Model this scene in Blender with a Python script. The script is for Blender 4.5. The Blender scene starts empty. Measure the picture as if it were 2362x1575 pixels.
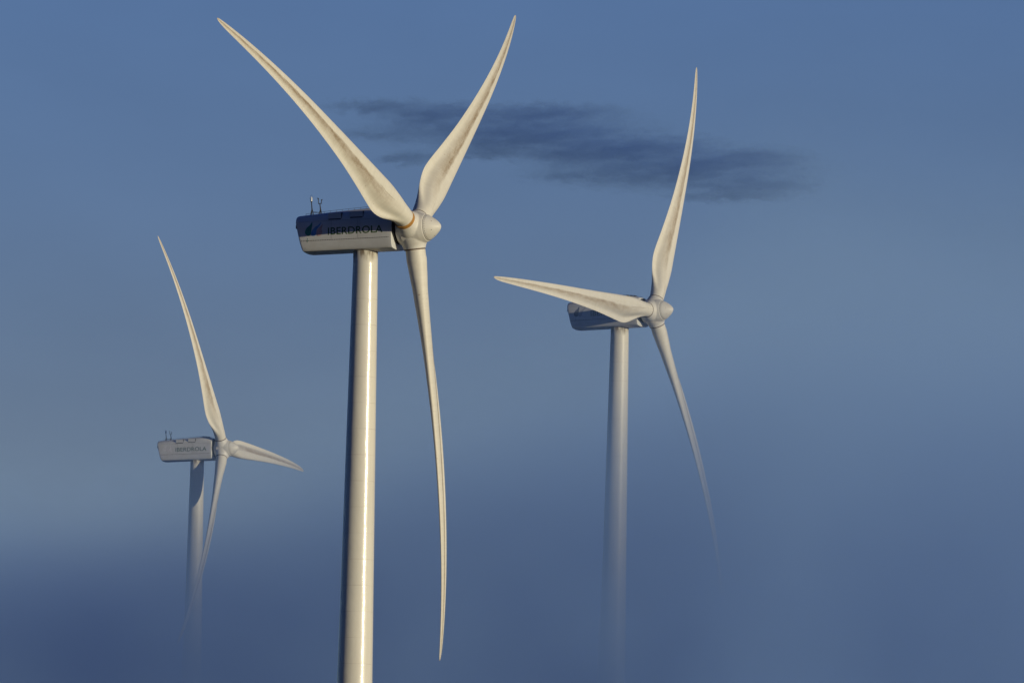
import bpy, bmesh, math, random
from mathutils import Vector, Matrix
R_ = math.radians
random.seed(7)
sc = bpy.context.scene
col = sc.collection

# ------------------------------------------------------------------ camera
CAM = Vector((0, 0, 1.7))
ELEV, ROLL = R_(5.16), R_(1.40)
F_PX, PW, PH = 22386.0, 2362.0, 1575.0          # focal length in photo pixels
F0 = Vector((0, math.cos(ELEV), math.sin(ELEV)))
U0 = Vector((0, -math.sin(ELEV), math.cos(ELEV)))
R0 = Vector((1, 0, 0))
CR = R0*math.cos(ROLL) + U0*math.sin(ROLL)
CU = -R0*math.sin(ROLL) + U0*math.cos(ROLL)
cam = bpy.data.cameras.new('camera'); cam_o = bpy.data.objects.new('camera', cam); col.objects.link(cam_o)
cam.sensor_width = 36; cam.lens = 36*F_PX/PW; cam.clip_start = 1; cam.clip_end = 200000
M = Matrix.Identity(4)
for i, v in enumerate((CR, CU, -F0)):
    for j in range(3): M[j][i] = v[j]
M.translation = CAM
cam_o.matrix_world = M
sc.camera = cam_o

def at(px, py, D):
    return CAM + D*(F0 + CR*((px-PW/2)/F_PX) + CU*((PH/2-py)/F_PX))

# ------------------------------------------------------------------ world, sun, exposure
SUN_AZ, SUN_EL = R_(50), R_(6)       # azimuth to the right of the direction back to the camera
sd = Vector((math.sin(SUN_AZ)*math.cos(SUN_EL), -math.cos(SUN_AZ)*math.cos(SUN_EL), math.sin(SUN_EL)))
w = bpy.data.worlds.new('World'); sc.world = w; w.use_nodes = True
nt = w.node_tree; nt.nodes.clear()
out = nt.nodes.new('ShaderNodeOutputWorld'); bg = nt.nodes.new('ShaderNodeBackground')
sky = nt.nodes.new('ShaderNodeTexSky'); sky.sky_type = 'NISHITA'; sky.sun_disc = False
sky.sun_elevation = SUN_EL; sky.sun_rotation = math.atan2(sd.x, sd.y)
sky.altitude = 900; sky.air_density = 1.0; sky.dust_density = 0.6; sky.ozone_density = 3.0
tint = nt.nodes.new('ShaderNodeMix'); tint.data_type = 'RGBA'; tint.blend_type = 'MULTIPLY'
tint.inputs[0].default_value = 1
wt = nt.nodes.new('ShaderNodeTexCoord'); wsp = nt.nodes.new('ShaderNodeSeparateXYZ'); nt.links.new(wt.outputs['Generated'], wsp.inputs[0])
wr = nt.nodes.new('ShaderNodeMapRange'); wr.interpolation_type = 'SMOOTHSTEP'
for k_, v_ in zip((1, 2, 3, 4), (.070, .135, 0., 1.)): wr.inputs[k_].default_value = v_
nt.links.new(wsp.outputs[2], wr.inputs[0])
wm = nt.nodes.new('ShaderNodeMix'); wm.data_type = 'RGBA'; nt.links.new(wr.outputs[0], wm.inputs[0])
wm.inputs[6].default_value = (.765, .635, .865, 1); wm.inputs[7].default_value = (.72, .675, .99, 1)   # low air is greyer than high air
wr2 = nt.nodes.new('ShaderNodeMapRange'); wr2.interpolation_type = 'SMOOTHSTEP'          # unseen sky overhead tinted darker blue to cut the fill light
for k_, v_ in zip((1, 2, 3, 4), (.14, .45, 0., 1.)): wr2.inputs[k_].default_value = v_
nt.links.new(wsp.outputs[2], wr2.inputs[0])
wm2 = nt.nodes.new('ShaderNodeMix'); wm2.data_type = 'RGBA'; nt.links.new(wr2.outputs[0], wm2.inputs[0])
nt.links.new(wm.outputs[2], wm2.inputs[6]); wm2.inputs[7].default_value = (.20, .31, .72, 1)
W_ = lambda op, a, b_: (lambda x: ([nt.links.new(v, x.inputs[i]) if isinstance(v, bpy.types.NodeSocket) else setattr(x.inputs[i], 'default_value', v) for i, v in enumerate((a, b_))], x.outputs[0])[1])(next(q for q in [nt.nodes.new('ShaderNodeMath')] if not setattr(q, 'operation', op)))
wr3 = nt.nodes.new('ShaderNodeMapRange'); wr3.interpolation_type = 'SMOOTHSTEP'          # unseen sky on the left darkened to deepen the shaded sides
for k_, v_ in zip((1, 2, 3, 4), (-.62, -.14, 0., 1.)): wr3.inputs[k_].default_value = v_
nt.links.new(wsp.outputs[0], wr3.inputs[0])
wn = nt.nodes.new('ShaderNodeTexNoise'); wn.inputs['Scale'].default_value = 1.; wn.inputs['Detail'].default_value = 4     # faint veils of high haze
wv_ = nt.nodes.new('ShaderNodeVectorMath'); wv_.operation = 'MULTIPLY'; wv_.inputs[1].default_value = (34, 10, 85)
nt.links.new(wt.outputs['Generated'], wv_.inputs[0]); nt.links.new(wv_.outputs[0], wn.inputs['Vector'])
veil = W_('ADD', W_('MULTIPLY', wn.outputs[0], .16), .92)
wsc = nt.nodes.new('ShaderNodeVectorMath'); wsc.operation = 'SCALE'
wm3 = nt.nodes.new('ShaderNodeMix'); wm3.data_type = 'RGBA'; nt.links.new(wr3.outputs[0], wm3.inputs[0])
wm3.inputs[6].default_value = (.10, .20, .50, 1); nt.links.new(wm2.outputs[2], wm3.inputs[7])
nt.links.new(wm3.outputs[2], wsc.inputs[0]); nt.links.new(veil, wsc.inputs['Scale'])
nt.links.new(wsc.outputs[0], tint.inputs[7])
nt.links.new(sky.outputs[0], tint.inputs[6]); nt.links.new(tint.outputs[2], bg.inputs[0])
bg.inputs[1].default_value = 0.10
nt.links.new(bg.outputs[0], out.inputs[0])
sun = bpy.data.lights.new('sun', 'SUN'); sun.energy = 3.05; sun.angle = R_(0.5); sun.color = (1.0, 0.89, 0.61)
sun_o = bpy.data.objects.new('sun', sun); col.objects.link(sun_o)
sun_o.rotation_euler = sd.to_track_quat('Z', 'Y').to_euler(); sun_o.location = (400, -300, 300)
sc.view_settings.view_transform = 'Standard'; sc.view_settings.look = 'None'
sc.view_settings.exposure = 0.0; sc.view_settings.gamma = 1
sc.render.engine = 'CYCLES'
sc.cycles.volume_bounces = 4

# ------------------------------------------------------------------ node helpers
class NT:
    def __init__(s, tree): s.t = tree
    def n(s, typ, **kw):
        x = s.t.nodes.new(typ)
        for k, v in kw.items(): setattr(x, k, v)
        return x
    def put(s, sock, v):
        if isinstance(v, bpy.types.NodeSocket): s.t.links.new(v, sock)
        elif v is not None: sock.default_value = v
    def math(s, op, a, b=None, c=None, clamp=False):
        x = s.n('ShaderNodeMath', operation=op, use_clamp=clamp)
        for i, v in enumerate((a, b, c)): s.put(x.inputs[i], v)
        return x.outputs[0]
    def mapr(s, v, a, b, c=0., d=1., kind='LINEAR'):
        x = s.n('ShaderNodeMapRange', interpolation_type=kind)
        for i, q in enumerate((v, a, b, c, d)): s.put(x.inputs[i], q)
        return x.outputs[0]
    def mix(s, f, a, b, mode='MIX'):
        x = s.n('ShaderNodeMix', data_type='RGBA', blend_type=mode)
        s.put(x.inputs[0], f); s.put(x.inputs[6], a); s.put(x.inputs[7], b)
        return x.outputs[2]
    def noise(s, vec, scale, detail=3, rough=.5, dist=0.):
        x = s.n('ShaderNodeTexNoise'); s.put(x.inputs['Vector'], vec)
        x.inputs['Scale'].default_value = scale; x.inputs['Detail'].default_value = detail
        x.inputs['Roughness'].default_value = rough; x.inputs['Distortion'].default_value = dist
        return x.outputs[0]
    def vmul(s, v, m):
        x = s.n('ShaderNodeVectorMath', operation='MULTIPLY'); s.put(x.inputs[0], v); x.inputs[1].default_value = m
        return x.outputs[0]
    def vadd(s, v, m):
        x = s.n('ShaderNodeVectorMath', operation='ADD'); s.put(x.inputs[0], v); s.put(x.inputs[1], m)
        return x.outputs[0]
    def comb(s, x_, y_, z_):
        x = s.n('ShaderNodeCombineXYZ')
        for i, v in enumerate((x_, y_, z_)): s.put(x.inputs[i], v)
        return x.outputs[0]

def mat(name):
    m = bpy.data.materials.new(name); m.use_nodes = True
    m.node_tree.nodes.clear()
    t = NT(m.node_tree)
    o = t.n('ShaderNodeOutputMaterial'); b = t.n('ShaderNodeBsdfPrincipled')
    m.node_tree.links.new(b.outputs[0], o.inputs[0])
    return m, t, b, o

def plain(name, c, rough=.5, metal=0., spec=.5, var=.12, vs=3.):
    m, t, b, o = mat(name)
    tc = t.n('ShaderNodeTexCoord')
    n = t.noise(tc.outputs['Object'], vs, 4)
    dark = tuple(x*(1-var*2) for x in c)+(1,)
    t.put(b.inputs['Base Color'], t.mix(t.mapr(n, .35, .7), dark, c+(1,)))
    b.inputs['Roughness'].default_value = rough; b.inputs['Metallic'].default_value = metal
    b.inputs['Specular IOR Level'].default_value = spec
    return m

CREAM = (.72, .69, .61)
GRIME = (.27, .20, .125)

# painted fibreglass of the blades: UV.x = span fraction, UV.y = chord fraction (0..1 pressure side, 1..2 suction side)
def blade_material():
    m, t, b, o = mat('blade_gelcoat')
    uv = t.n('ShaderNodeUVMap', uv_map='blade').outputs[0]
    sp = t.n('ShaderNodeSeparateXYZ'); t.put(sp.inputs[0], uv); u, v = sp.outputs[0], sp.outputs[1]
    oi = t.n('ShaderNodeObjectInfo').outputs['Random']
    off = t.comb(t.math('MULTIPLY', oi, 31.), t.math('MULTIPLY', oi, 17.), oi)
    P = t.vadd(t.comb(t.math('MULTIPLY', u, 40.), t.math('MULTIPLY', v, 2.5), 0.), off)   # about metres
    streak = t.noise(t.vmul(P, (.35, 1.6, 1)), 2.0, 6, .62)
    fine = t.noise(t.vmul(P, (3., 3., 1)), 3.0, 5, .7)
    # grime band behind the thickest line of the section
    wob = t.mapr(t.noise(t.vmul(P, (.5, 0, 1)), 1.6, 4, .6), 0, 1, -.05, .05)
    vv = t.math('ADD', v, wob)
    rise = t.mapr(vv, .33, .42, kind='SMOOTHSTEP')
    fall = t.mapr(vv, .44, .80, 1., 0., kind='SMOOTHSTEP')
    band = t.math('MULTIPLY', rise, fall)
    span = t.mapr(u, .08, .30, kind='SMOOTHSTEP')
    band = t.math('MULTIPLY', band, span)
    band = t.math('MULTIPLY', band, t.mapr(streak, .30, .62, .55, 1.))
    band = t.math('MULTIPLY', band, t.mapr(oi, 0, 1, .75, 1.0))
    band = t.math('MULTIPLY', band, t.mapr(fine, .35, .62, .68, 1.12))
    # dark dribbled line on the ridge
    line = t.math('MULTIPLY', t.mapr(vv, .335, .35), t.mapr(vv, .35, .385, 1., 0.))
    line = t.math('MULTIPLY', line, t.mapr(t.noise(t.vmul(P, (.16, .0, 1)), 1.3, 3), .48, .58))
    line = t.math('MULTIPLY', line, .55)
    # tip wear
    tip = t.math('MULTIPLY', t.mapr(u, .72, 1.0), t.mapr(fine, .42, .60))
    tip = t.math('MULTIPLY', tip, .45)
    end = t.mapr(u, .992, .997)
    end = t.math('MULTIPLY', end, .55)
    # insect and oil flecks
    vo = t.n('ShaderNodeTexVoronoi'); t.put(vo.inputs['Vector'], t.vmul(P, (1.6, 2.6, 1))); vo.inputs['Scale'].default_value = 1.
    fl = t.math('MULTIPLY', t.mapr(vo.outputs[0], .06, .14, 1., 0.), t.mapr(t.noise(P, .7, 2), .50, .58))
    fl = t.math('MULTIPLY', fl, .5)
    # lamination rings across the blade, faint
    ring = t.mapr(t.noise(t.vmul(P, (1, .05, 1)), 5., 2), .3, .7, 0., .10)
    tot = t.math('MAXIMUM', band, line); tot = t.math('MAXIMUM', tot, tip); tot = t.math('MAXIMUM', tot, fl)
    tot = t.math('ADD', tot, t.mapr(streak, .4, .75, 0., .07), clamp=True)
    tot = t.math('ADD', tot, ring, clamp=True); tot = t.math('MAXIMUM', tot, end)
    t.put(b.inputs['Base Color'], t.mix(tot, CREAM+(1,), GRIME+(1,)))
    t.put(b.inputs['Roughness'], t.mapr(fine, .2, .8, .42, .6))
    b.inputs['Specular IOR Level'].default_value = .35
    bp = t.n('ShaderNodeBump'); bp.inputs['Strength'].default_value = .12; bp.inputs['Distance'].default_value = .02
    t.put(bp.inputs['Height'], t.noise(t.vmul(P, (1.5, 1, 1)), 1.2, 3)); t.put(b.inputs['Normal'], bp.outputs[0])
    return m

def tower_material(coat, crough, rough):
    m, t, b, o = mat('tower_paint')
    tc = t.n('ShaderNodeTexCoord').outputs['Object']
    sp = t.n('ShaderNodeSeparateXYZ'); t.put(sp.inputs[0], tc); z = sp.outputs[2]
    # welded shell courses 2.9 m high: a fine line at every joint
    fr = t.math('FRACT', t.math('DIVIDE', z, 2.42))
    ln = t.math('MULTIPLY', t.math('LESS_THAN', fr, .016), t.mapr(t.noise(t.vmul(tc, (.5, .5, .35)), 1., 1), .4, .6, .15, .7))
    d = t.noise(t.vmul(tc, (1.2, 1.2, .12)), 1.3, 5, .6)
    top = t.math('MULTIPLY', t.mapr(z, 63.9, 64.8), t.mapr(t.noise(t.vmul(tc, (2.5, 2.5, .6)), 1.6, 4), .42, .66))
    c = t.mix(t.mapr(d, .4, .8, 0, .14), (.71, .68, .60, 1), GRIME+(1,))
    c = t.mix(t.math('MULTIPLY', ln, .6), c, (.25, .19, .14, 1))
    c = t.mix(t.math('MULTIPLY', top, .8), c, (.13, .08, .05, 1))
    t.put(b.inputs['Base Color'], c)
    b.inputs['Roughness'].default_value = rough; b.inputs['Specular IOR Level'].default_value = .5
    b.inputs['Coat Weight'].default_value = coat; b.inputs['Coat Roughness'].default_value = crough
    # shell plates are never perfectly round: slow waves plus a dent at each weld
    h = t.noise(t.vmul(tc, (.7, .7, .75)), 1., 3)
    h = t.math('ADD', h, t.math('MULTIPLY', t.mapr(t.math('ABSOLUTE', t.math('SUBTRACT', fr, .5)), .40, .5, 0., 1., kind='SMOOTHSTEP'), -.06))
    bp = t.n('ShaderNodeBump'); bp.inputs['Strength'].default_value = 1.; bp.inputs['Distance'].default_value = .035
    t.put(bp.inputs['Height'], h); t.put(b.inputs['Coat Normal'], bp.outputs[0]); t.put(b.inputs['Normal'], bp.outputs[0])
    return m

def shell_material(name, base, speck=.5):
    m, t, b, o = mat(name)
    tc = t.n('ShaderNodeTexCoord').outputs['Object']
    d = t.noise(t.vmul(tc, (.9, .9, 1.6)), .9, 5, .6)
    f = t.noise(tc, 9., 4, .7)
    vo = t.n('ShaderNodeTexVoronoi'); t.put(vo.inputs['Vector'], tc); vo.inputs['Scale'].default_value = 2.2
    fl = t.math('MULTIPLY', t.mapr(vo.outputs[0], .05, .10, speck, 0.), t.math('GREATER_THAN', f, .5))
    tot = t.math('ADD', t.mapr(d, .4, .8, 0, .22), fl, clamp=True)
    t.put(b.inputs['Base Color'], t.mix(tot, base+(1,), GRIME+(1,)))
    t.put(b.inputs['Roughness'], t.mapr(d, .2, .8, .38, .55)); b.inputs['Specular IOR Level'].default_value = .4
    bp = t.n('ShaderNodeBump'); bp.inputs['Strength'].default_value = .3; bp.inputs['Distance'].default_value = .03
    t.put(bp.inputs['Height'], t.noise(tc, 1.1, 2)); t.put(b.inputs['Normal'], bp.outputs[0])
    return m

MB = blade_material(); MT = [tower_material(.38, .10, .34), tower_material(.03, .25, .46), tower_material(0., .3, .5)]   # newest to most weathered paint
MN = shell_material('nacelle_gelcoat', (.62, .625, .63), .25); MH = shell_material('hub_gelcoat', (.70, .68, .63))
M_OCHRE = plain('ochre_seal', (.50, .24, .05), .6); M_BROWN = plain('brown_seal', (.11, .06, .035), .7)
M_DARK = plain('dark_metal', (.035, .035, .04), .5); M_SEAM = plain('seam_sealant', (.07, .06, .06), .8)
M_LAMP = plain('lamp_glass', (.85, .87, .9), .15)
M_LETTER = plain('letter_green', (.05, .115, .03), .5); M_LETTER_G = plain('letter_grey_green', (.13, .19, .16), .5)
M_LG = plain('logo_green', (.05, .26, .20), .5); M_LB = plain('logo_blue', (.13, .32, .68), .5); M_LP = plain('logo_pink', (.66, .42, .38), .5)
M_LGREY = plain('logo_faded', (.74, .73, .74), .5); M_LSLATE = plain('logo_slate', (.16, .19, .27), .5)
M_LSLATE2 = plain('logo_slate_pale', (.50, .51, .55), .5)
M_STEEL = plain('galvanised_steel', (.16, .16, .17), .5, .4)

# ------------------------------------------------------------------ mesh helpers
def link(name, me, mats, parent=None, smooth=True):
    me.name = name
    o = bpy.data.objects.new(name, me)
    for m in (mats if isinstance(mats, (list, tuple)) else [mats]): me.materials.append(m)
    if smooth:
        me.polygons.foreach_set('use_smooth', [True]*len(me.polygons))
    if parent is not None: o.parent = parent
    col.objects.link(o)
    return o
def from_bm(bm, nm='m'):
    bmesh.ops.recalc_face_normals(bm, faces=bm.faces)
    me = bpy.data.meshes.new(nm); bm.to_mesh(me); bm.free(); return me
def revolve(bm, prof, n=64, axis='X', mi=0):
    rings = []
    for (s, r) in prof:
        if r < 1e-5:
            p = (s, 0, 0) if axis == 'X' else (0, 0, s)
            rings.append([bm.verts.new(p)])
        else:
            ring = []
            for k in range(n):
                a = 2*math.pi*k/n; c, d = r*math.cos(a), r*math.sin(a)
                ring.append(bm.verts.new((s, c, d) if axis == 'X' else (c, d, s)))
            rings.append(ring)
    for A, B in zip(rings, rings[1:]):
        for k in range(n):
            k2 = (k+1) % n
            if len(A) == 1: f = bm.faces.new((A[0], B[k], B[k2]))
            elif len(B) == 1: f = bm.faces.new((A[k], A[k2], B[0]))
            else: f = bm.faces.new((A[k], A[k2], B[k2], B[k]))
            f.material_index = mi
    for ring in (rings[0], rings[-1]):
        if len(ring) > 1: bm.faces.new(ring)
def box(bm, c, s, rot=None, mi=0, bevel=0.):
    r = bmesh.ops.create_cube(bm, size=1)
    M_ = Matrix.Translation(c) @ (rot.to_4x4() if rot else Matrix.Identity(4)) @ Matrix.Diagonal((*s, 1))
    bmesh.ops.transform(bm, matrix=M_, verts=r['verts'])
    fs = set(f for v in r['verts'] for f in v.link_faces)
    for f in fs: f.material_index = mi
    if bevel:
        es = list(set(e for v in r['verts'] for e in v.link_edges))
        bmesh.ops.bevel(bm, geom=es, offset=bevel, segments=2, affect='EDGES')
def rod(bm, a, b, r1, r2=None, n=8, mi=0):
    a, b = Vector(a), Vector(b); r2 = r1 if r2 is None else r2
    d = b-a
    res = bmesh.ops.create_cone(bm, cap_ends=True, segments=n, radius1=r1, radius2=r2, depth=d.length)
    q = d.to_track_quat('Z', 'Y').to_matrix().to_4x4()
    bmesh.ops.transform(bm, matrix=Matrix.Translation((a+b)/2) @ q, verts=res['verts'])
    for f in set(f for v in res['verts'] for f in v.link_faces): f.material_index = mi
def lerp_tab(tab, x):
    if x <= tab[0][0]: return tab[0][1:]
    for p, q in zip(tab, tab[1:]):
        if x <= q[0]:
            t = (x-p[0])/(q[0]-p[0]); t = t
            return tuple(a+(b-a)*t for a, b in zip(p[1:], q[1:]))
    return tab[-1][1:]
def smooth_tab(tab, x):       # Catmull-Rom through a table
    xs = [p[0] for p in tab]
    if x <= xs[0]: return tab[0][1:]
    if x >= xs[-1]: return tab[-1][1:]
    i = max(k for k in range(len(xs)) if xs[k] <= x); i = min(i, len(xs)-2)
    p0, p1, p2, p3 = tab[max(i-1, 0)], tab[i], tab[i+1], tab[min(i+2, len(tab)-1)]
    h = p2[0]-p1[0]; t = (x-p1[0])/h; res = []
    for k in range(1, len(p1)):
        m1 = (p2[k]-p0[k])/(p2[0]-p0[0])*h; m2 = (p3[k]-p1[k])/(p3[0]-p1[0])*h
        res.append((2*t**3-3*t**2+1)*p1[k]+(t**3-2*t**2+t)*m1+(-2*t**3+3*t**2)*p2[k]+(t**3-t**2)*m2)
    return tuple(res)

# ------------------------------------------------------------------ blade
RAD = 40.0
CONE, BPOW = .0293, 2.97
#      r/R   chord twist  t/c   circle  pitch axis
SEC = [(.046, 1.86, 19, 1.00, 1.0, .50),
       (.065, 1.86, 19, 1.00, 1.0, .50),
       (.095, 2.20, 19, .78, .72, .44),
       (.135, 2.92, 19, .50, .28, .37),
       (.175, 3.38, 18, .38, .05, .33),
       (.21, 3.42, 16, .33, .0, .31),
       (.30, 3.02, 11.5, .27, .0, .30),
       (.40, 2.54, 7.8, .24, .0, .29),
       (.50, 2.16, 5.2, .21, .0, .28),
       (.60, 1.83, 3.3, .20, .0, .28),
       (.70, 1.52, 1.9, .19, .0, .28),
       (.80, 1.22, .9, .18, .0, .28),
       (.90, .90, .2, .18, .0, .29),
       (.96, .64, 0, .18, .0, .30),
       (.985, .44, 0, .18, .0, .32),
       (.997, .24, 0, .2, .0, .36),
       (1.0, .10, 0, .25, .0, .40)]
def section(chord, tc, circ, n=26):
    """closed outline, list of (x chord fraction, y thickness, v) from TE along pressure side to LE and back on suction side"""
    pts = []
    def yt(x): return 5*tc*(.2969*math.sqrt(max(x, 0))-.1260*x-.3516*x*x+.2843*x**3-.1015*x**4)
    for side in (0, 1):
        for k in range(n):
            x = .5*(1+math.cos(math.pi*k/n)) if side == 0 else .5*(1-math.cos(math.pi*k/n))
            cusp = .30*tc*math.exp(-((x-.80)/.14)**2)*(x < 1)
            camber = .02*4*x*(1-x)
            y = (-yt(x)+cusp+camber*.5) if side == 0 else (yt(x)+camber)
            if x > .999: y = 0.
            yc = math.sqrt(max(.25-(x-.5)**2, 0))*(-1 if side == 0 else 1)
            y = y*(1-circ)+yc*circ*min(1, tc*1.04)
            v = x if side == 0 else 2-x
            pts.append((x, y, v))
    return pts
def make_blade_mesh(bend, pitch=0.):
    rs = [.046, .050]+[.054+(.12-.054)*i/8 for i in range(9)]+[.12+(.9-.12)*i/54 for i in range(1, 55)]+[.91+.01*i for i in range(7)]+[.975, .98, .985, .99, .994, .997, .999, 1.]
    bm = bmesh.new(); uvl = bm.loops.layers.uv.new('blade')
    rings = []
    for r in rs:
        c, tw, tc, ci, pa = smooth_tab(SEC, r)
        c = max(c, .06); ci = min(max(ci, 0), 1)
        be = R_(tw+pitch)
        L = Vector((math.sin(be), math.cos(be), 0)); Nn = Vector((math.cos(be), -math.sin(be), 0))
        cen = Vector((RAD*(CONE*r-bend*r**BPOW), 0, RAD*r))
        ring = []
        for (x, y, v) in section(c, tc, ci):
            ring.append((bm.verts.new(cen + L*((pa-x)*c) - Nn*(y*c)), v))
        rings.append((r, ring))
    n = len(rings[0][1])
    for (ra, A), (rb, B) in zip(rings, rings[1:]):
        for k in range(n):
            k2 = (k+1) % n
            f = bm.faces.new((A[k][0], A[k2][0], B[k2][0], B[k][0]))
            va, vb = A[k][1], A[k2][1]
            if k2 == 0: vb = 2-0.0 - (0 if va < 1.5 else 0); vb = 1.0 + 0. if va < 1 else vb
            vs = (va, vb, vb, va); us = (ra, ra, rb, rb)
            if k == n-1: vs = (va, 1.0, 1.0, va)
            for l, uu, v_ in zip(f.loops, us, vs): l[uvl].uv = (uu, v_)
    bm.faces.new([q[0] for q in rings[0][1]]); bm.faces.new([q[0] for q in rings[-1][1]])
    return from_bm(bm)

# ------------------------------------------------------------------ hub, nose
def make_hub_mesh():
    bm = bmesh.new()
    revolve(bm, [(-1.25, 1.15), (-1.2, 1.36), (-.8, 1.52), (-.2, 1.56), (.5, 1.53), (1.0, 1.43), (1.50, 1.26)], 72)
    for k in range(3):
        t = bmesh.new()
        revolve(t, [(.3, 1.40), (.95, 1.36), (1.25, 1.25), (1.5, 1.12), (1.7, 1.05), (1.84, 1.03)], 64, 'Z')
        bmesh.ops.rotate(t, verts=t.verts, cent=(0, 0, 0), matrix=Matrix.Rotation(R_(120*k), 3, 'X'))
        me = bpy.data.meshes.new('t'); t.to_mesh(me); t.free(); bm.from_mesh(me); bpy.data.meshes.remove(me)
    me = from_bm(bm)
    o = bpy.data.objects.new('t', me); col.objects.link(o)
    r = o.modifiers.new('r', 'REMESH'); r.mode = 'VOXEL'; r.voxel_size = .045
    s = o.modifiers.new('s', 'SMOOTH'); s.iterations = 9; s.factor = .6
    dg = bpy.context.evaluated_depsgraph_get(); dg.update()
    me2 = bpy.data.meshes.new_from_object(o.evaluated_get(dg))
    bpy.data.objects.remove(o)
    return me2
HUB_ME = make_hub_mesh()
def make_nose_mesh():
    bm = bmesh.new()
    prof = [(1.50, 1.10), (1.52, 1.205), (1.56, 1.20), (1.72, 1.13), (1.95, 1.00), (2.2, .83), (2.45, .625), (2.62, .46), (2.74, .32), (2.82, .18), (2.855, .08), (2.86, 0)]
    revolve(bm, prof, 72)
    for k in range(32):                       # bolt heads around the rim
        a = 2*math.pi*k/32
        for s, r in ((1.66, 1.155),):
            rod(bm, (s, (r-.03)*math.cos(a), (r-.03)*math.sin(a)), (s+.01, (r+.022)*math.cos(a), (r+.022)*math.sin(a)), .028, n=6, mi=1)
    for k in range(6):
        a = 2*math.pi*(k+.3)/6
        rod(bm, (2.2, .78*math.cos(a), .78*math.sin(a)), (2.22, .85*math.cos(a), .85*math.sin(a)), .03, n=6, mi=1)
    return from_bm(bm)
NOSE_ME = make_nose_mesh()
def make_rim_mesh():
    bm = bmesh.new(); revolve(bm, [(1.49, 1.17), (1.49, 1.218), (1.52, 1.218), (1.52, 1.17)], 72); return from_bm(bm)
RIM_ME = make_rim_mesh()

# ------------------------------------------------------------------ nacelle (X forward, hub centre at origin)
def crown(s):
    return lerp_tab([(-11.4, 1.50), (-8., 1.74), (-3.6, 1.98), (-2.4, 1.86), (-1.45, 1.62)], s)[0]
def half_section(zc):
    return [(0, zc), (.55, zc-.02), (.95, zc-.07), (1.22, zc-.17), (1.42, zc-.32), (1.56, zc-.50), (1.65, zc-.72), (1.70, .80),
            (1.70, .2), (1.70, -.4), (1.70, -.96), (1.69, -1.25), (1.65, -1.52), (1.59, -1.74), (1.52, -1.88), (1.47, -1.93), (1.2, -2.0), (.7, -2.07), (0, -2.1)]
def make_nacelle_mesh():
    bm = bmesh.new()
    stations = [-11.3, -11.26, -11.1, -10, -9, -8, -7, -6, -5, -4, -3.6, -3.2, -2.4, -2., -1.62, -1.52, -1.5]
    rings = []
    for s in stations:
        hs = half_section(crown(s))
        k = {-11.3: .982, -11.26: .994, -1.5: .98, -1.52: .992, -1.62: .999}.get(s, 1.)
        full = hs + [(-y, z) for y, z in reversed(hs[1:-1])]
        ring = []
        for y, z in full:
            f = max(0, min(1, (-9.9-s)/1.3))              # the tail end leans forward towards the bottom
            sx = s + f*.72*max(0, min(1, (1.3-z)/3.3))**1.25
            ring.append(bm.verts.new((sx, y*k, (z+.1)*k-.1)))
        rings.append(ring)
    for A, B in zip(rings, rings[1:]):
        n = len(A)
        for k in range(n): bm.faces.new((A[k], A[(k+1) % n], B[(k+1) % n], B[k]))
    bm.faces.new(rings[0]); bm.faces.new(rings[-1])
    me = from_bm(bm); return me
NAC_ME = make_nacelle_mesh()
def seam_mesh():
    bm = bmesh.new()
    for sgn in (-1, 1):
        box(bm, (-6.2, sgn*1.703, -.98), (9.0, .012, .022))
        k = -10.6
        while k < -1.8:
            box(bm, (k, sgn*1.708, -.98), (.07, .02, .06)); k += .24
    return from_bm(bm)
SEAM_ME = seam_mesh()
def shoulder_seam_mesh():
    bm = bmesh.new()
    for sgn in (-1, 1): box(bm, (-6.3, sgn*1.700, .80), (9.3, .010, .012))
    for s in (-7.6, -4.9): box(bm, (s, -1.700, -.08), (.012, .010, 1.7))
    return from_bm(bm)
SEAM2_ME = shoulder_seam_mesh()
def hatch_mesh():                       # ventilation hood on the shoulder, with a dark bar built in as the shadow beneath
    bm = bmesh.new()
    box(bm, (0, -1.46, 1.26), (1.34, .46, .54), bevel=.04)
    box(bm, (0, -1.63, .955), (1.26, .13, .10), mi=1)
    box(bm, (.69, -1.46, 1.26), (.05, .44, .58), mi=1)
    return from_bm(bm)
HATCH_ME = hatch_mesh()
def rail_mesh(y):
    bm = bmesh.new()
    ss = [-10.6+.62*i for i in range(15)]
    for a, b in zip(ss, ss[1:]):
        rod(bm, (a, y, crown(a)+.10), (b, y, crown(b)+.10), .015, n=5)
    for a in ss: rod(bm, (a, y, crown(a)-.08), (a, y, crown(a)+.11), .018, n=5)
    return from_bm(bm)
def cleat_mesh(s):
    bm = bmesh.new(); box(bm, (s, -.2, crown(s)+.04), (.16, .5, .16), bevel=.02); return from_bm(bm)
RAILS = [rail_mesh(-.75), rail_mesh(.75)]; CLEATS = [cleat_mesh(q) for q in (-3.5, -3.0, -2.5)]
def mast_a():                           # lamp mast
    bm = bmesh.new(); z = crown(-10.3)-.03; s = -10.32
    for dy, dx in ((-.16, -.12), (.16, -.12), (0, .17)): rod(bm, (s+dx, dy, z-.05), (s, 0, z+.72), .04, .035)
    rod(bm, (s, 0, z+.5), (s-.07, 0, z+1.30), .065, .045)
    rod(bm, (s-.07, 0, z+1.28), (s-.07, 0, z+1.36), .085)
    rod(bm, (s+.1, 0, z+.36), (s+.86, 0, z+.26), .026)
    return from_bm(bm)
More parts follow.
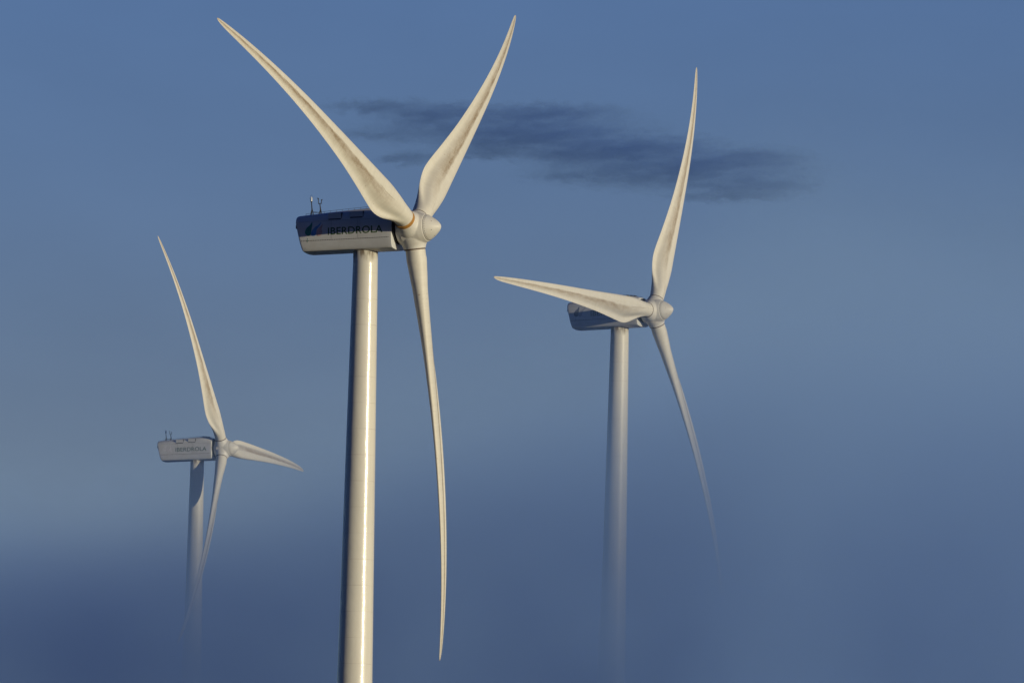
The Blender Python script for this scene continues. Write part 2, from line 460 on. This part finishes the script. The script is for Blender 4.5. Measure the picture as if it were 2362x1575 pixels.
def beacon():
    bm = bmesh.new(); z = crown(-10.3)-.03; s = -10.39
    revolve(bm, [(z+1.36, .05), (z+1.40, .085), (z+1.62, .09), (z+1.76, .06), (z+1.82, 0)], 16, 'Z')
    bmesh.ops.translate(bm, verts=bm.verts, vec=(s, 0, 0))
    prev = None                          # thin lightning hoop around the lamp
    for k in range(17):
        a = 2*math.pi*k/16; p = (s+.15*math.sin(a), 0, z+1.64-.30*math.cos(a))
        if prev: rod(bm, prev, p, .010, n=4, mi=1)
        prev = p
    return from_bm(bm)
def mast_b():                           # wind vane and anemometer fork
    bm = bmesh.new(); z = crown(-9.45)-.03; s = -9.45
    for dy, dx in ((-.16, -.12), (.16, -.12), (0, .14)): rod(bm, (s+dx, dy, z-.05), (s, 0, z+.6), .04, .035)
    rod(bm, (s, 0, z+.4), (s-.08, 0, z+1.06), .065, .045)
    rod(bm, (s-.24, 0, z+1.06), (s+.10, 0, z+1.06), .036)
    rod(bm, (s-.22, 0, z+1.04), (s-.24, 0, z+1.54), .034); rod(bm, (s+.08, 0, z+1.04), (s+.10, 0, z+1.40), .034)
    rod(bm, (s-.24, 0, z+1.46), (s-.24, 0, z+1.54), .06); rod(bm, (s+.10, 0, z+1.32), (s+.10, 0, z+1.41), .06)
    box(bm, (s-.30, 0, z+1.56), (.16, .03, .05)); box(bm, (s+.15, 0, z+1.42), (.12, .04, .04))
    return from_bm(bm)
MASTA, MASTB, BEACON = mast_a(), mast_b(), beacon()
def rear_me(y):
    bm = bmesh.new(); box(bm, (-11.30, y, .42), (.18, .30, .36), bevel=.03); return from_bm(bm)
REARS = [rear_me(-1.2), rear_me(.9)]
def neck_me():
    bm = bmesh.new(); revolve(bm, [(-1.56, 1.55), (-1.36, 1.55), (-1.34, 1.30), (-1.1, 1.30)], 64); return from_bm(bm)
NECK_ME = neck_me()

def text_mesh(txt, width, height):
    cu = bpy.data.curves.new('t', 'FONT'); cu.body = txt; cu.size = 1; cu.resolution_u = 6; cu.offset = .012; cu.space_character = 1.02
    o = bpy.data.objects.new('t', cu); col.objects.link(o)
    dg = bpy.context.evaluated_depsgraph_get(); dg.update()
    me = bpy.data.meshes.new_from_object(o.evaluated_get(dg))
    bpy.data.objects.remove(o)
    xs = [v.co.x for v in me.vertices]; ys = [v.co.y for v in me.vertices]
    x0, x1, y0, y1 = min(xs), max(xs), min(ys), max(ys)
    for v in me.vertices:
        v.co = ((v.co.x-x0)/(x1-x0)*width, 0, (v.co.y-y0)/(y1-y0)*height)
    me.materials.clear()
    return me
LET_ME = text_mesh('IBERDROLA', 5.56, .70)
for v in LET_ME.vertices: v.co.x += -7.93; v.co.y = -1.706; v.co.z += -.53
def leaf_mesh(pts, y):
    """outline through points in crop pixels, turned into nacelle metres"""
    P = []
    n = len(pts)
    for i in range(n):
        p0, p1, p2, p3 = (pts[(i+j-1) % n] for j in range(4))
        for q in range(6):
            t = q/6
            P.append(tuple(.5*((2*p1[k])+(-p0[k]+p2[k])*t+(2*p0[k]-5*p1[k]+4*p2[k]-p3[k])*t*t+(-p0[k]+3*p1[k]-3*p2[k]+p3[k])*t**3) for k in (0, 1)))
    bm = bmesh.new(); vs = []
    for x, yy in P:
        s = (x-1713+97)/132; z = (562-s*6.0-19-yy)/143
        vs.append(bm.verts.new((s, y, z)))
    bmesh.ops.triangulate(bm, faces=[bm.faces.new(vs)])
    return from_bm(bm)
LEAF1 = leaf_mesh([(358, 490), (325, 535), (285, 570), (262, 618), (272, 660), (305, 678), (338, 655), (346, 600), (356, 545)], -1.706)
LEAF2 = leaf_mesh([(478, 492), (438, 535), (395, 560), (352, 615), (346, 668), (385, 678), (408, 650), (420, 590), (460, 540)], -1.710)
LEAF3 = leaf_mesh([(500, 518), (462, 560), (425, 600), (415, 650), (435, 678), (475, 668), (492, 630), (482, 590), (494, 550)], -1.714)
def stem_me():
    bm = bmesh.new(); box(bm, (-10.02, -1.708, -.92), (.03, .008, .40)); return from_bm(bm)
STEM_ME = stem_me()

TOWER_TOP = 65.05
def make_tower_mesh():
    bm = bmesh.new()
    prof = []
    z = 0.
    while z < TOWER_TOP-.01:
        prof.append((z, (2.30+.0251*(64.6-z))/2)); z += 1.45
    prof.append((TOWER_TOP, 1.15))
    revolve(bm, prof, 96, 'Z')
    return from_bm(bm)
TOWER_ME = make_tower_mesh()
def yaw_me():
    bm = bmesh.new(); revolve(bm, [(64.25, 1.13), (64.27, 1.19), (64.40, 1.19), (64.42, 1.13)], 64, 'Z'); return from_bm(bm)
def door_me():
    bm = bmesh.new(); box(bm, (0, -1.98, 2.6), (.95, .14, 2.1), bevel=.04)
    for k in range(5): box(bm, (0, -2.35-.0*k, .30+.28*k), (1.1, .7-.1*k, .06))
    return from_bm(bm)
YAW_ME, DOOR_ME = yaw_me(), door_me()
def ring_me(h, r):
    bm = bmesh.new(); revolve(bm, [(1.80, .93), (1.80, r), (1.80+h, r), (1.80+h, .93)], 64, 'Z'); return from_bm(bm)
RING_W, RING_N = ring_me(.42, 1.00), ring_me(.13, .99)

def sharp(o, ang=35):
    me = o.data
    me.set_sharp_from_angle(angle=R_(ang))
for me in (NAC_ME,): pass

DIST = [900.0, 900*994.9/721.7, 900*994.9/540.3]
SPEC = [dict(px=(951.8, 529.0), psi=23.49, phi=67.27, bend=.0756, kind=0,
             label='largest wind turbine, tower clear of the mist, one blade hanging straight down'),
        dict(px=(1506.4, 718.5), psi=27.71, phi=88.90, bend=.0782, kind=1,
             label='wind turbine with one blade pointing left across its nacelle, tower fading into mist'),
        dict(px=(514.5, 1035.0), psi=21.37, phi=29.37, bend=.0716, kind=2,
             label='smallest wind turbine at lower left with a blade shadow on its misty tower')]
OVER = 4.72
bases = []
for i, (D, S) in enumerate(zip(DIST, SPEC)):
    H = at(*S['px'], D)
    psi = R_(S['psi'])
    ax = Vector((math.cos(psi), -math.sin(psi), 0))
    base = H - ax*OVER - Vector((0, 0, 67.0))
    bases.append(base.copy())
    e = bpy.data.objects.new('wind_turbine', None); col.objects.link(e)
    e.location = base; e.rotation_euler = (0, 0, -psi)
    e['label'] = S['label']; e['category'] = 'wind turbine'; e['group'] = 'white wind turbines above the mist'
    tw = link('tower', TOWER_ME.copy(), MT[i], e)
    def add(name, me, mats, parent, smooth=True, ang=None, share=False):
        m2 = me.copy()
        o = link(name, m2, mats, parent, smooth)
        if ang: m2.set_sharp_from_angle(angle=R_(ang))
        return o
    dr = add('tower_door', DOOR_ME, M_STEEL, tw, ang=35)
    nac = add('nacelle', NAC_ME, MN, e, ang=28)
    tau = R_(4.97); level = R_(1.6)          # shaft tilt; the housing itself sits almost level
    Rt = Matrix.Rotation(-tau, 4, 'Y')
    Lh = Matrix.Translation((OVER, 0, 67.0)) @ Rt
    Ln = Matrix.Translation((OVER+.07, 0, 67.18)) @ Matrix.Rotation(-level, 4, 'Y')
    nac.matrix_local = Ln
    nac.scale.x = 1.03 if i else 1.0
    def sub(name, me, mats, ang=35, smooth=True): return add(name, me, mats, nac, smooth, ang)
    sub('panel_seam', SEAM_ME, M_SEAM); sub('panel_joint', SEAM2_ME, M_SEAM)
    for hx in (-7.25, -5.05):
        h = sub('roof_hatch', HATCH_ME, [MN, M_DARK]); h.location = (hx, 0, -.03 if hx < -6 else .04)
    for q in RAILS: sub('guard_rail', q, M_DARK)
    for q in CLEATS: sub('roof_cleat', q, M_DARK)
    for q in REARS: sub('rear_vent', q, M_DARK)
    sub('light_mast', MASTA, M_DARK); sub('beacon_lamp', BEACON, [M_LAMP, M_DARK])
    sub('sensor_mast', MASTB, M_DARK)
    sub('rotor_collar', NECK_ME, M_DARK)
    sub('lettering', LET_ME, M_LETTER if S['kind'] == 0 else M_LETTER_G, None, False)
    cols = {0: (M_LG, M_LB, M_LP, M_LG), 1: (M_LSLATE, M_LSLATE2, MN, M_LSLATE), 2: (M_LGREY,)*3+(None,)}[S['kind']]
    for nm, me, m_ in (('green_leaf_mark', LEAF1, cols[0]), ('blue_leaf_mark', LEAF2, cols[1]), ('pink_leaf_mark', LEAF3, cols[2])):
        if m_ is not MN: sub('logo_leaf', me, m_, None, False)
    if cols[3]: sub('logo_stem', STEM_ME, cols[3])
    # rotor
    rot = Lh @ Matrix.Rotation(R_(S['phi']), 4, 'X')
    hub = add('hub', HUB_ME, MH, e); hub.matrix_local = rot
    add('nose_cone', NOSE_ME, [MH, M_DARK], hub, ang=40); add('nose_seam', RIM_ME, M_SEAM, hub)
    bm = bmesh.new(); box(bm, (-.35, 0, 0), (.62, .50, .06), bevel=.02); pm = from_bm(bm)
    for k in range(3):
        p = add('access_panel', pm, [MH], hub, ang=35); p.matrix_local = Matrix.Rotation(R_(60+120*k), 4, 'X') @ Matrix.Translation((0, 0, 1.575))
    bme = make_blade_mesh(S['bend'])
    for k in range(3):
        b = bpy.data.objects.new('blade', bme)
        if k == 0: bme.materials.append(MB); bme.polygons.foreach_set('use_smooth', [True]*len(bme.polygons)); bme.name = 'blade'
        b.parent = e; col.objects.link(b)
        b.matrix_local = rot @ Matrix.Rotation(R_(-120*k), 4, 'X')
        wide = (i == 0 and k == 0)
        rg = add('root_ring', RING_W if wide else RING_N, M_OCHRE if wide else M_BROWN, b, ang=35)
        if wide: rg['label'] = 'bright ochre seal ring at the blade root'

# ------------------------------------------------------------------ ground
def ground_h(x, y):
    # ridge rising under the three towers, falling away behind
    tab = [(-500, -2), (0, 0), (300, 1), (700, bases[0].z*.72), (bases[0].y, bases[0].z), (bases[1].y, bases[1].z), (bases[2].y, bases[2].z), (2000, bases[2].z+4), (2600, 50), (4000, 5), (9000, 0), (60000, 0)]
    h = smooth_tab(tab, y)[0] if y < 9000 else 0
    side = math.exp(-(x/1500.)**2)
    h = h*side
    d = min((Vector((x, y)) - b.xy).length for b in bases)
    bump = 1.2*math.sin(x*.013+1.)*math.sin(y*.011)+.8*math.sin(x*.031)*math.cos(y*.027)
    return h + bump*min(1, d/60) - .1
def axis_pts(lo, hi, step, far):
    p = [lo + step*i for i in range(int((hi-lo)/step)+1)]
    a, s = hi, step
    while a < far: s *= 1.5; a += s; p.append(a)
    a, s = lo, step
    while a > -far: s *= 1.5; a -= s; p.insert(0, a)
    return p
gx, gy = axis_pts(-600, 600, 20, 60000), axis_pts(-100, 2600, 20, 60000)
bm = bmesh.new(); grid = [[bm.verts.new((x, y, ground_h(x, y))) for x in gx] for y in gy]
for j in range(len(gy)-1):
    for i in range(len(gx)-1): bm.faces.new((grid[j][i], grid[j][i+1], grid[j+1][i+1], grid[j+1][i]))
m, t, b, o_ = mat('moor_grass')
tc = t.n('ShaderNodeTexCoord').outputs['Object']
n1 = t.noise(tc, .012, 5, .6); n2 = t.noise(tc, .35, 5, .7)
c = t.mix(t.mapr(n1, .38, .62), (.030, .045, .018, 1), (.06, .055, .030, 1))
t.put(b.inputs['Base Color'], t.mix(t.mapr(n2, .3, .7, 0, .6), c, (.03, .035, .015, 1)))
b.inputs['Roughness'].default_value = .95; b.inputs['Specular IOR Level'].default_value = .1
g = link('ground', from_bm(bm), m); g['kind'] = 'structure'

# ------------------------------------------------------------------ mist bank that lies on the ridge behind the nearest turbine
FX0, FX1, FY0, FY1, FZ0, FZ1 = -900, 900, 935, 2500, -5, 190
bm = bmesh.new(); box(bm, ((FX0+FX1)/2, (FY0+FY1)/2, (FZ0+FZ1)/2), (FX1-FX0, FY1-FY0, FZ1-FZ0))
m = bpy.data.materials.new('mist'); m.use_nodes = True; m.node_tree.nodes.clear(); t = NT(m.node_tree)
o_ = t.n('ShaderNodeOutputMaterial'); pv = t.n('ShaderNodeVolumePrincipled')
m.node_tree.links.new(pv.outputs[0], o_.inputs['Volume'])
geo = t.n('ShaderNodeNewGeometry').outputs['Position']
sp = t.n('ShaderNodeSeparateXYZ'); t.put(sp.inputs[0], geo); X, Y, Z = sp.outputs
ztop = t.math('ADD', t.math('MULTIPLY', Y, .0785), 1.7)
ztop = t.math('ADD', ztop, t.mapr(X, -62, 20, -18., 7.5, kind='SMOOTHSTEP'))
ztop = t.math('ADD', ztop, t.mapr(X, 15, 31, 0., 19., kind='SMOOTHSTEP'))
nz = t.noise(t.vmul(geo, (.030, .004, .05)), 1., 5, .6, .4)
ztop = t.math('ADD', ztop, t.mapr(nz, .25, .75, -8.5, 8.5))
HS = 6.5     # softness of the upper edge in metres
ex = t.math('MINIMUM', t.math('DIVIDE', t.math('SUBTRACT', ztop, Z), HS), 20.)
depth = t.math('MULTIPLY', t.math('LOGARITHM', t.math('ADD', t.math('POWER', 2.718282, ex), 1.), 2.718282), HS)
dens = t.math('MINIMUM', t.math('ADD', t.math('MULTIPLY', depth, 2.2e-4), t.math('MULTIPLY', t.math('MULTIPLY', depth, depth), 1.6e-6)), .02)
lump = t.noise(t.vmul(geo, (.035, .006, .03)), 1., 4, .6)
dens = t.math('MULTIPLY', dens, t.mapr(lump, .3, .7, .6, 1.4))
t.put(pv.inputs['Density'], dens)
pv.inputs['Color'].default_value = (.385, .615, 1., 1); pv.inputs['Anisotropy'].default_value = -.42
fog = link('mist_bank', from_bm(bm), m, smooth=False); fog['kind'] = 'stuff'
fog['label'] = 'blue mist bank swallowing the lower towers of the right and left turbines'; fog['category'] = 'mist'

# ------------------------------------------------------------------ long dark cloud far behind
DC = 6000.0
cc = at(1330, 348, DC); K = DC/F_PX
bm = bmesh.new(); box(bm, (0, 0, 0), (1260*K, 26, 330*K))
m = bpy.data.materials.new('cloud_vapour'); m.use_nodes = True; m.node_tree.nodes.clear(); t = NT(m.node_tree)
o_ = t.n('ShaderNodeOutputMaterial'); pv = t.n('ShaderNodeVolumePrincipled')
m.node_tree.links.new(pv.outputs[0], o_.inputs['Volume'])
tc = t.n('ShaderNodeTexCoord').outputs['Object']
V = t.vmul(tc, (1/K, 1/13., 1/K))            # x, z in photo pixels at that distance, y in half thicknesses
warp = t.n('ShaderNodeTexNoise'); t.put(warp.inputs['Vector'], t.vmul(V, (.007, .22, .018))); warp.inputs['Detail'].default_value = 6; warp.inputs['Roughness'].default_value = .6
wv = t.vmul(t.vadd(warp.outputs['Color'], (-.5, -.5, -.5)), (170., .6, 70.))
Vw = t.vadd(V, wv)
acc = None
for (px, py, rx, rz, s) in [(900, 245, 150, 17, .65), (1060, 262, 200, 26, .9), (1250, 262, 210, 24, .9), (880, 310, 110, 10, .5), (950, 365, 75, 16, .65),
                            (1010, 285, 120, 20, .75), (1230, 312, 240, 40, 1.15), (1420, 345, 260, 42, 1.1), (1600, 385, 230, 38, 1.1), (1720, 370, 160, 34, .8),
                            (1160, 350, 150, 20, .7), (1390, 405, 180, 18, .7), (1740, 425, 150, 26, .9), (1180, 300, 330, 50, .75), (1560, 390, 330, 50, .8), (1690, 452, 170, 14, .7)]:
    q = t.vmul(t.vadd(Vw, (-(px-1330), 0., (py-348))), (1/rx, .9, 1/rz))
    ln = t.n('ShaderNodeVectorMath', operation='LENGTH'); t.put(ln.inputs[0], q)
    v = t.mapr(ln.outputs['Value'], .35, 1.35, s, 0., kind='SMOOTHSTEP')
    acc = v if acc is None else t.math('MAXIMUM', acc, v)
fn = t.noise(t.vmul(V, (.013, .3, .055)), 1., 7, .68)
dens = t.math('MULTIPLY', acc, t.mapr(fn, .34, .62, .38, 1.25))
t.put(pv.inputs['Density'], t.math('MULTIPLY', dens, .085))
pv.inputs['Color'].default_value = (.275, .475, .86, 1)
cl = link('cloud', from_bm(bm), m, smooth=False)
cl.matrix_world = Matrix.Translation(cc) @ Matrix.Rotation(-ROLL, 4, 'Y')
cl['label'] = 'long ragged dark grey-blue cloud streak behind the upper blades'; cl['category'] = 'cloud'
